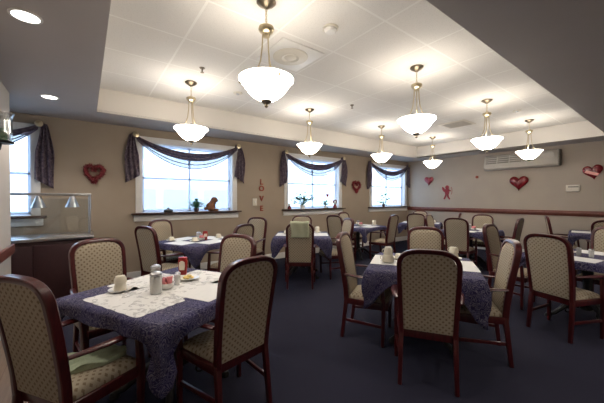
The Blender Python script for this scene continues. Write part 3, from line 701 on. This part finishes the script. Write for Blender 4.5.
stack('F', .05, .20, 'white cup behind the shakers on the table at the right edge', big=1.2, n=1)

# cloths on chairs
rn = random.Random(11)
ax, ay, ah = .0, 2.14, R(34-90)
def nap(u, v):
    a = (u-.5)*.36; b = (v-.5)*.24; k = .012*math.sin(u*9+v*4)+.010*math.sin(v*13-u*5)
    r_ = .06*math.sin(3*math.atan2(b, a))*.2
    return (a*(1+r_) + .02*math.sin(v*6), b*(1+r_) + .015*math.sin(u*7), .012 + abs(k)*.9 + .014*math.exp(-((u-.35)/.12)**2))
m = MB(); m.slab(nap, lambda u, v: (nap(u, v)[0], nap(u, v)[1], 0.0), 26, 18); o = m.build('napkin', 'napkin', ang=70)
lx, ly = -.02, .01
o.location = (ax + lx*math.cos(ah) - ly*math.sin(ah), ay + lx*math.sin(ah) + ly*math.cos(ah), .478); o.rotation_euler = (0, 0, ah+R(70)); tag(o, 'crumpled green cloth napkin lying on the seat of the nearest left armchair', 'napkin')
# towel over the crest of the D chair
def tow(u, v):
    x = (u-.5)*.29 + .006*math.sin(v*9); L = .46; d = (v-.62)*L; r_ = .034
    if d < -.05: y = -r_; z = 1.066 + d + .05 - 0.0
    elif d > .05: y = r_; z = 1.066 - (d-.05)
    else: a = d/.05*PI/2; y = r_*math.sin(a); z = 1.066 + .024*math.cos(a)
    yy = yb(min(z, 1.06)) + y*(1 + .10*math.sin(u*14+v*3)); return (x, yy, z + .004*math.sin(u*8))
# crest faces away from us: towel hangs mostly on the rear face
m = MB(); m.sheet(lambda u, v: tow(u, v), 18, 30); o = m.build('towel', 'towel', solid=.005, ang=70)
hd = R(53-90); o.location = (2.70 + .33*math.cos(R(53)), 3.68 + .33*math.sin(R(53)), 0); o.rotation_euler = (0, 0, hd); tag(o, 'pale green towel folded over the top of an armchair back', 'towel')

# ---------------------------------------------------------------- serving counter at the left
t = thing('serving_counter', 'dark maroon buffet counter with steel top and glass guard under the left window', 'counter', (-.86, 5.46, 0))
W_, D_ = 1.88, .66
m = MB(); m.box((0, 0, .45), (W_-.02, D_-.04, .86)); m.build('cabinet', 'maroon', t, bevel=.006)
for k in range(3):
    m = MB(); m.box((-W_/2 + .32 + k*.62, -D_/2+.008, .46), (.60, .024, .74)); m.build('panel', 'maroon', t, bevel=.004)
m = MB(); m.box((0, 0, .902), (W_+.03, D_+.02, .04)); m.build('steel_top', 'steel', t, bevel=.006)
for k in range(3):
    m = MB(); q = -W_/2+.34+k*.6; m.box((q, 0, .925), (.52, .46, .008)); m.box((q, 0, .93), (.46, .40, .006)); m.build('pan_lid', 'steel', t, bevel=.003)
for s in (-1, 1):
    m = MB(); m.tube([(s*(W_/2-.03), .0, .92), (s*(W_/2-.03), .0, 1.50)], .016, 10); m.build('post', 'steel', t)
m = MB(); m.box((0, 0, 1.51), (W_-.02, .06, .035)); m.build('crossbar', 'steel', t, bevel=.006)
for q in (.215, .585):
    m = MB(); m.lathe([(.018, 1.495), (.022, 1.49), (.03, 1.47), (.085, 1.33), (.088, 1.322), (.082, 1.322), (.028, 1.46), (.018, 1.49)], 24, (q+.12, 0, 0), caps=False); m.build('heat_lamp', 'steel', t)
m = MB(); m.box((0, -.10, 1.20), (W_-.10, .006, .50)); m.build('sneeze_guard', 'clear', t)
# candle sconce on the left wall
sx, sy, sz = XL, 3.86, 2.0
t = thing('candle_sconce', 'iron wall bracket with glass chimney and green candle at the left edge', 'sconce', (sx, sy, sz))
m = MB(); m.box((.008, 0, -.06), (.016, .06, .22)); m.tube([(.012, 0, -.12), (.05, 0, -.13), (.09, 0, -.09), (.10, 0, -.03)], .009, 8)
m.tube([(.02, 0, -.15+.03*math.cos(q)) if 0 else (.045+.03*math.cos(q), 0, -.15+.03*math.sin(q)) for q in [i*.5 for i in range(10)]], .007, 8); m.lathe([(.001, -.034), (.085, -.034), (.092, -.022), (.085, -.012), (.001, -.012)], 20, (.10, 0, 0)); m.build('bracket', 'iron', t)
m = MB(); m.lathe([(.001, -.011), (.042, -.011), (.042, .10), (.001, .105)], 20, (.10, 0, 0)); m.build('candle', 'candle', t)
m = MB(); m.lathe([(.066, -.011), (.080, .02), (.082, .08), (.078, .16), (.082, .21), (.098, .245), (.094, .245), (.078, .21), (.074, .16), (.078, .08), (.076, .02), (.062, -.011)], 28, (.10, 0, 0), caps=False); m.build('glass_chimney', 'chimney', t)

# ---------------------------------------------------------------- window dressing
def heart(n=40, w=1, h=1):
    P = []
    for i in range(n):
        a = 2*PI*i/n; P.append((w*16*math.sin(a)**3/32, h*(13*math.cos(a)-5*math.cos(2*a)-2*math.cos(3*a)-math.cos(4*a)+2.3)/30))
    return P
names = ['left edge window beside the counter', 'largest window', 'middle window', 'small corner window']
for i, c in enumerate(WIN):
    hz = 2.575; hx = .97
    for s, sd in ((-1, 'left'), (1, 'right')):
        if i == 0 and s < 0: continue
        h = thing('scarf_holder', 'brass scarf holder at the upper %s corner of the %s' % (sd, names[i]), 'curtain holder', (c+s*hx, YB, hz), 0, 'brass scarf holders')
        m = MB(); m.lathe([(.001, 0), (.016, 0), (.016, .11), (.001, .11)], 12, (0, 0, 0), 'Y'); m.build('stem', 'brass', h)
        m = MB(); m.lathe([(.001, .105), (.045, .105), (.052, .115), (.045, .128), (.02, .132), (.001, .14)], 20, (0, 0, 0), 'Y'); m.build('medallion', 'brass', h)
    t = thing('window_scarf', 'dark violet sheer scarf swagged over the %s' % names[i], 'curtain', (c, YB, 0), 0, 'sheer scarf swags')
    # swag: a gathered upper band and a translucent veil below
    def band(u, v):
        x = (u*2-1)*hx; sag = 1-(2*u-1)**2; z = hz - .015 - .27*sag**.9; wd = .025 + .05*sag
        a = (v-.5)*2
        return (x, -.055 - .03*math.cos(a*1.4) - .016*math.sin(v*22+u*5), z - wd*a - .02*a*a*sag)
    m = MB(); m.sheet(band, 60, 18); m.build('swag', 'sheer', t, solid=.003, ang=80)
    def veil(u, v):
        x = (u*2-1)*(hx-.02); sag = 1-(2*u-1)**2; z = hz - .03 - .27*sag**.9 - v*(.04 + .20*sag)
        return (x, -.06 - .02*sag - .012*math.sin(v*19+u*3), z)
    m = MB(); m.sheet(veil, 60, 16); m.build('veil', 'sheerlight', t, ang=80)
    for fv in (.35, .68, 1.0):
        m = MB(); m.tube([veil(u/40, fv) for u in range(41)], .009, 6, sx=1, sy=1); m.build('fold', 'sheer', t)
    for s in (-1, 1):
        def tail(u, v):
            L = (.86 if s < 0 else .80) if i else .98; wd = .035 + .075*min(1, v*2.2)
            x = s*(hx + .055 + .01*math.sin(v*5)) + (u-.5)*2*wd; z = hz + .01 - v*(L - .14*(u if s < 0 else 1-u)*v)
            return (x, -.055 - .028*math.sin(u*19 + 1.2*math.sin(v*4)), z)
        m = MB(); m.sheet(tail, 40, 26); m.build('tail', 'sheer', t, solid=.003, ang=80)
        m = MB(); m.lathe([(.001, -.055), (.03, -.05), (.045, -.02), (.05, .02), (.04, .05), (.001, .06)], 14, (s*hx, -.075, hz-.005), 'X'); m.build('knot', 'sheer', t)
SILL = WZ0 - .002
def pot(x, y, r, h, lab, name, leafy, material='terra'):
    t = thing(name, lab, 'plant', (x, y, SILL))
    m = MB(); m.lathe([(.001, 0), (r*.7, 0), (r, h*.9), (r*1.06, h), (r*.9, h), (r*.85, h*.85), (.001, h*.85)], 20); m.build('pot', material, t)
    m = MB(); rr = random.Random(int(x*100))
    for k in range(leafy[0]):
        a = rr.uniform(0, 2*PI); L = leafy[1]*rr.uniform(.5, 1); e = rr.uniform(.2, 1.45); l2 = leafy[2]*rr.uniform(.7, 1.2)
        p1 = Vector((math.cos(a)*math.cos(e)*L, math.sin(a)*math.cos(e)*L*.30, h*.9 + math.sin(e)*L))
        m.tube([(0, 0, h*.85), tuple(p1*.5+Vector((0, 0, h*.6))), tuple(p1)], .0025, 4)
        d = Vector((math.cos(a), math.sin(a)*.6, rr.uniform(-.5, .6))).normalized(); d.y *= .4; sd = d.cross(Vector((0, 0, 1))).normalized()
        pts = [p1 + d*l2*f + sd*l2*w_ for f, w_ in ((0, 0), (.3, .3), (.7, .25), (1, 0))] + [p1 + d*l2*f - sd*l2*w_ for f, w_ in ((.7, .25), (.3, .3))]
        n = d.cross(sd)*.002; m.add([tuple(p) for p in pts]+[tuple(p+n) for p in pts], [tuple(range(6)), tuple(range(11, 5, -1))]+[(q, (q+1) % 6, 6+(q+1) % 6, 6+q) for q in range(6)])
    m.build('foliage', 'leaf', t)
    return t
WY = YB - .042
pot(1.78, WY, .055, .07, 'small round green potted plant on the ledge of the largest window', 'potted_plant', (110, .17, .08))
pot(4.43, WY, .075, .10, 'large leafy potted plant on the ledge of the middle window', 'potted_plant', (90, .36, .12), 'china')
pot(5.20, WY, .045, .07, 'tiny green potted plant beside the heart pick on the middle window ledge', 'potted_plant', (45, .15, .08), 'china')
pot(7.68, WY, .05, .09, 'slim tall potted plant on the ledge of the small corner window', 'potted_plant', (30, .40, .13))
t = thing('ledge_ornament', 'small dark rounded ornament on the left of the largest window ledge', 'ornament', (1.26, WY, SILL))
m = MB(); m.lathe([(.001, 0), (.07, 0), (.085, .02), (.075, .05), (.04, .065), (.001, .07)], 20); m.build('body', 'dark', t)
m = MB(); m.lathe([(.001, .06), (.02, .065), (.022, .085), (.001, .095)], 12); m.build('knob', 'terra', t)
# plush dog
t = thing('plush_dog', 'sitting brown plush dog with red bow on the ledge of the largest window', 'stuffed toy', (2.08, WY-.012, SILL), R(10))
def blob(m, c, r, n=14):
    pr = [(max(1e-4, math.sin(PI*k/n)), -math.cos(PI*k/n)) for k in range(n+1)]
    rings = [[(c[0]+r[0]*a*math.cos(2*PI*j/18), c[1]+r[1]*a*math.sin(2*PI*j/18), c[2]+r[2]*b) for j in range(18)] for a, b in pr]
    return m.ringed(rings)
m = MB(); blob(m, (-.01, 0, .085), (.085, .065, .085)); blob(m, (.02, 0, .14), (.055, .05, .07)); blob(m, (.055, 0, .205), (.06, .052, .052)); blob(m, (.10, 0, .19), (.035, .03, .025)); m.build('body', 'brownfur', t)
t.scale = (1.15, 1.15, 1.15)
for s in (-1, 1):
    m = MB(); blob(m, (.045, s*.052, .19), (.022, .014, .045)); m.build('ear', 'brownfur', t)
    m = MB(); blob(m, (.07, s*.04, .022), (.05, .026, .022)); m.build('paw', 'brownfur', t)
m = MB(); blob(m, (-.10, .02, .05), (.035, .016, .03)); m.build('tail', 'brownfur', t)
m = MB(); blob(m, (.068, .02, .148), (.014, .026, .02)); blob(m, (.068, -.02, .148), (.014, .026, .02)); m.build('bow', 'redfoil', t)
# middle window ornaments
t = thing('heart_pick', 'red heart on a thin stick on the middle window ledge', 'ornament', (5.27, WY-.0, SILL))
m = MB(); m.lathe([(.001, 0), (.03, 0), (.028, .02), (.001, .025)], 14); m.tube([(0, 0, .02), (.01, 0, .30)], .004, 6); m.build('stick', 'leaf', t)
m = MB(); m.extrude(heart(28, .10, .10), lambda a, b, d: (a+.01, d-.008, b+.34), .016); m.build('heart', 'redfoil', t, bevel=.003)
t = thing('figurine', 'small red and white figurine at the right end of the middle window ledge', 'ornament', (5.55, WY-.0, SILL))
m = MB(); m.lathe([(.001, 0), (.055, 0), (.05, .05), (.03, .10), (.001, .11)], 18); m.build('body', 'redfoil', t)
m = MB(); blob(m, (0, 0, .15), (.055, .05, .05)); m.build('head', 'china', t)
m = MB(); m.tube([(.068*math.cos(q), 0, .15+.068*math.sin(q)) for q in [-.4+i*.2 for i in range(20)]], .016, 8); m.build('hood', 'redfoil', t)
t = thing('figurine', 'small red figurine at the left end of the middle window ledge', 'ornament', (4.03, WY-.0, SILL))
m = MB(); m.lathe([(.001, 0), (.05, 0), (.045, .05), (.02, .085), (.001, .09)], 18); m.build('body', 'redfoil', t)
m = MB(); blob(m, (0, 0, .11), (.034, .034, .036)); m.build('head', 'china', t)

# ---------------------------------------------------------------- wall decorations
def wreath(x, z, w, h, lab):
    t = thing('heart_wreath', lab, 'wreath', (x, YB-.045, z)); H = heart(40, w, h)
    m = MB(); m.tube([(a, 0, b) for a, b in H], .026, 7, closed=True, sy=1.0)
    rr = random.Random(5)
    for k in range(420):
        a, b = H[rr.randrange(40)]; d = Vector((rr.gauss(0, 1), rr.gauss(0, .7), rr.gauss(0, 1))).normalized(); p = Vector((a, 0, b))
        m.frustum(p, p + d*.055, .016, .004)
    m.build('tinsel', 'red', t, smooth=False)
    m = MB(); m.tube([(0, .01, h*.22), (0, .03, h*.22+.10)], .004, 6); m.build('hanger', 'brass', t)
wreath(.12, 1.86, .245, .27, 'red tinsel heart wreath on the back wall left of the largest window')
wreath(6.42, 1.79, .30, .30, 'dark red heart wreath between the middle and corner windows')
def word_sign():
    t = thing('wall_letters', 'vertical red wooden letters reading LOVE on the back wall', 'sign', (3.27, YB-.012, 1.0))
    for ch, z in (('L', .775), ('O', .625), ('V', .395), ('E', .165)):
        fc = bpy.data.curves.new('letter', 'FONT'); fc.body = ch; fc.size = .17; fc.extrude = .01; fc.align_x = 'CENTER'; fc.offset = .004
        tmp = bpy.data.objects.new('tmp', fc); C.objects.link(tmp); bpy.context.view_layer.update()
        me = bpy.data.meshes.new_from_object(tmp.evaluated_get(bpy.context.evaluated_depsgraph_get())); bpy.data.objects.remove(tmp); bpy.data.curves.remove(fc)
        me.name = 'letter'; me.materials.clear(); me.materials.append(M['rust']); o = bpy.data.objects.new('letter', me); C.objects.link(o); o.parent = t; o.location = (0, 0, z); o.rotation_euler = (PI/2, 0, 0)
word_sign()
t = thing('light_switch', 'cream wall switch plate beside the red letters', 'switch', (3.10, YB, 1.37))
m = MB(); m.box((0, -.005, 0), (.11, .01, .16)); m.build('plate', 'cream', t, bevel=.003)
m = MB(); m.box((0, -.015, 0), (.03, .012, .06)); m.build('toggle', 'white', t, bevel=.002)
# far wall: x decreases towards the room; pictures run along y
def wheart(y, z, w, h, lab, material, th=.05, name='foil_heart', stripe=None, rot=0):
    t = thing(name, lab, 'decoration', (XF, y, z)); ca, sa = math.cos(rot), math.sin(rot)
    H = [(a*ca-b*sa, a*sa+b*ca) for a, b in heart(44, w, h)]
    rings = [[(-.004 - th*k, -a*f, b*f) for a, b in H] for k, f in ((0, .96), (.25, 1), (.6, .9), (.85, .65), (1, .3))]
    m = MB(); m.ringed(rings); m.build('heart', material, t)
    if stripe:
        m = MB(); q = [(-w*.40, h*.06), (-w*.28, h*.20), (w*.30, -h*.12), (w*.18, -h*.26)]
        m.extrude(q, lambda a, b, d: (-.006-th-d, -(a*ca-b*sa), a*sa+b*ca), .004); m.build('stripe', stripe, t)
    return t
wheart(5.19, 2.02, .32, .30, 'small pink foil heart on the far wall near the corner', 'pinkfoil')
wheart(2.71, 1.84, .42, .40, 'red heart hanging on the far wall below the air conditioner', 'redfoil', .09)
wheart(1.33, 2.03, .34, .34, 'red heart with pale diagonal stripe at the right of the far wall', 'redfoil', .03, stripe='stripe', rot=R(8))
# cupid cutout
t = thing('paper_cupid', 'red paper cupid cutout on the far wall', 'decoration', (XF-.004, 4.60, 1.63))
def flat(m, pts): m.extrude(pts, lambda a, b, d: (-d, -a, b), .006)
def disc(cx, cz, rx, rz, n=18): return [(cx+rx*math.cos(2*PI*i/n), cz+rz*math.sin(2*PI*i/n)) for i in range(n)]
m = MB(); flat(m, disc(.01, .17, .062, .062)); m.build('head', 'redpaper', t)
m = MB(); flat(m, [(-.05, .12), (.06, .12), (.075, .02), (.05, -.07), (-.05, -.06), (-.065, .03)]); m.build('torso', 'redpaper', t)
m = MB(); flat(m, [(-.05, -.05), (.0, -.06), (-.03, -.14), (-.06, -.21), (-.11, -.20), (-.08, -.13)]); flat(m, [(0, -.05), (.05, -.06), (.07, -.13), (.11, -.19), (.075, -.22), (.02, -.14)]); m.build('leg', 'redpaper', t)
m = MB(); flat(m, [(-.05, .09), (-.10, .17), (-.15, .19), (-.15, .11), (-.11, .04), (-.055, .02)]); m.build('wing', 'redpaper', t)
m = MB(); flat(m, [(.05, .10), (.13, .07), (.135, .04), (.05, .05)]); m.tube([(-.003, -(.12+.04*math.cos(q)), .06+.12*math.sin(q)) for q in [-1.3+i*.26 for i in range(11)]], .007, 6); m.build('bow', 'redpaper', t)
# air conditioner
t = thing('air_conditioner', 'long beige wall air conditioner high on the far wall', 'air conditioner', (XF-.002, 2.685, 2.43))
m = MB(); m.extrude([(0, -.20), (-.16, -.20), (-.205, -.15), (-.205, -.06), (-.15, .17), (-.10, .20), (0, .20)], lambda a, b, d: (a, -.79+d, b), 1.58); m.build('housing', 'acbody', t, bevel=.008)
for y0 in (.70, .42, .14, -.14):
    m = MB(); m.add([], [])
    for k in range(4):
        f = (k+.5)/4; m.box((-.205+.055*f+.002, y0-.09, -.05+.21*f), (.016, .255, .030), M4=Matrix.Rotation(R(-13), 3, 'Y'))
    m.build('intake_grille', 'acdark', t, bevel=.003)
m = MB(); m.box((-.188, .10, -.155), (.05, 1.30, .05)); m.build('louvre', 'acbody', t, bevel=.01)
m = MB(); m.box((-.188, -.53, .045), (.03, .38, .17), M4=Matrix.Rotation(R(-13), 3, 'Y')); m.build('control_panel', 'acbody', t, bevel=.006)
m = MB(); m.box((-.105, -.80, 0), (.19, .03, .38)); m.build('end_cap', 'acdark', t, bevel=.01)
t = thing('thermostat', 'cream thermostat box on the far wall below the striped heart', 'thermostat', (XF, 1.66, 1.69))
m = MB(); m.box((-.02, 0, 0), (.04, .24, .15)); m.build('case', 'cream', t, bevel=.006)
m = MB(); m.box((-.043, -.01, .03), (.006, .18, .03)); m.build('vent_strip', 'acdark', t)
t = thing('wall_sensor', 'tiny dark round sensor on the far wall left of the air conditioner', 'sensor', (XF, 3.73, 2.07))
m = MB(); m.lathe([(.001, 0), (.04, 0), (.036, .02), (.001, .024)], 18); 
m.v = [(-z_, x_, y_) for x_, y_, z_ in m.v]; m.build('cover', 'rust', t)
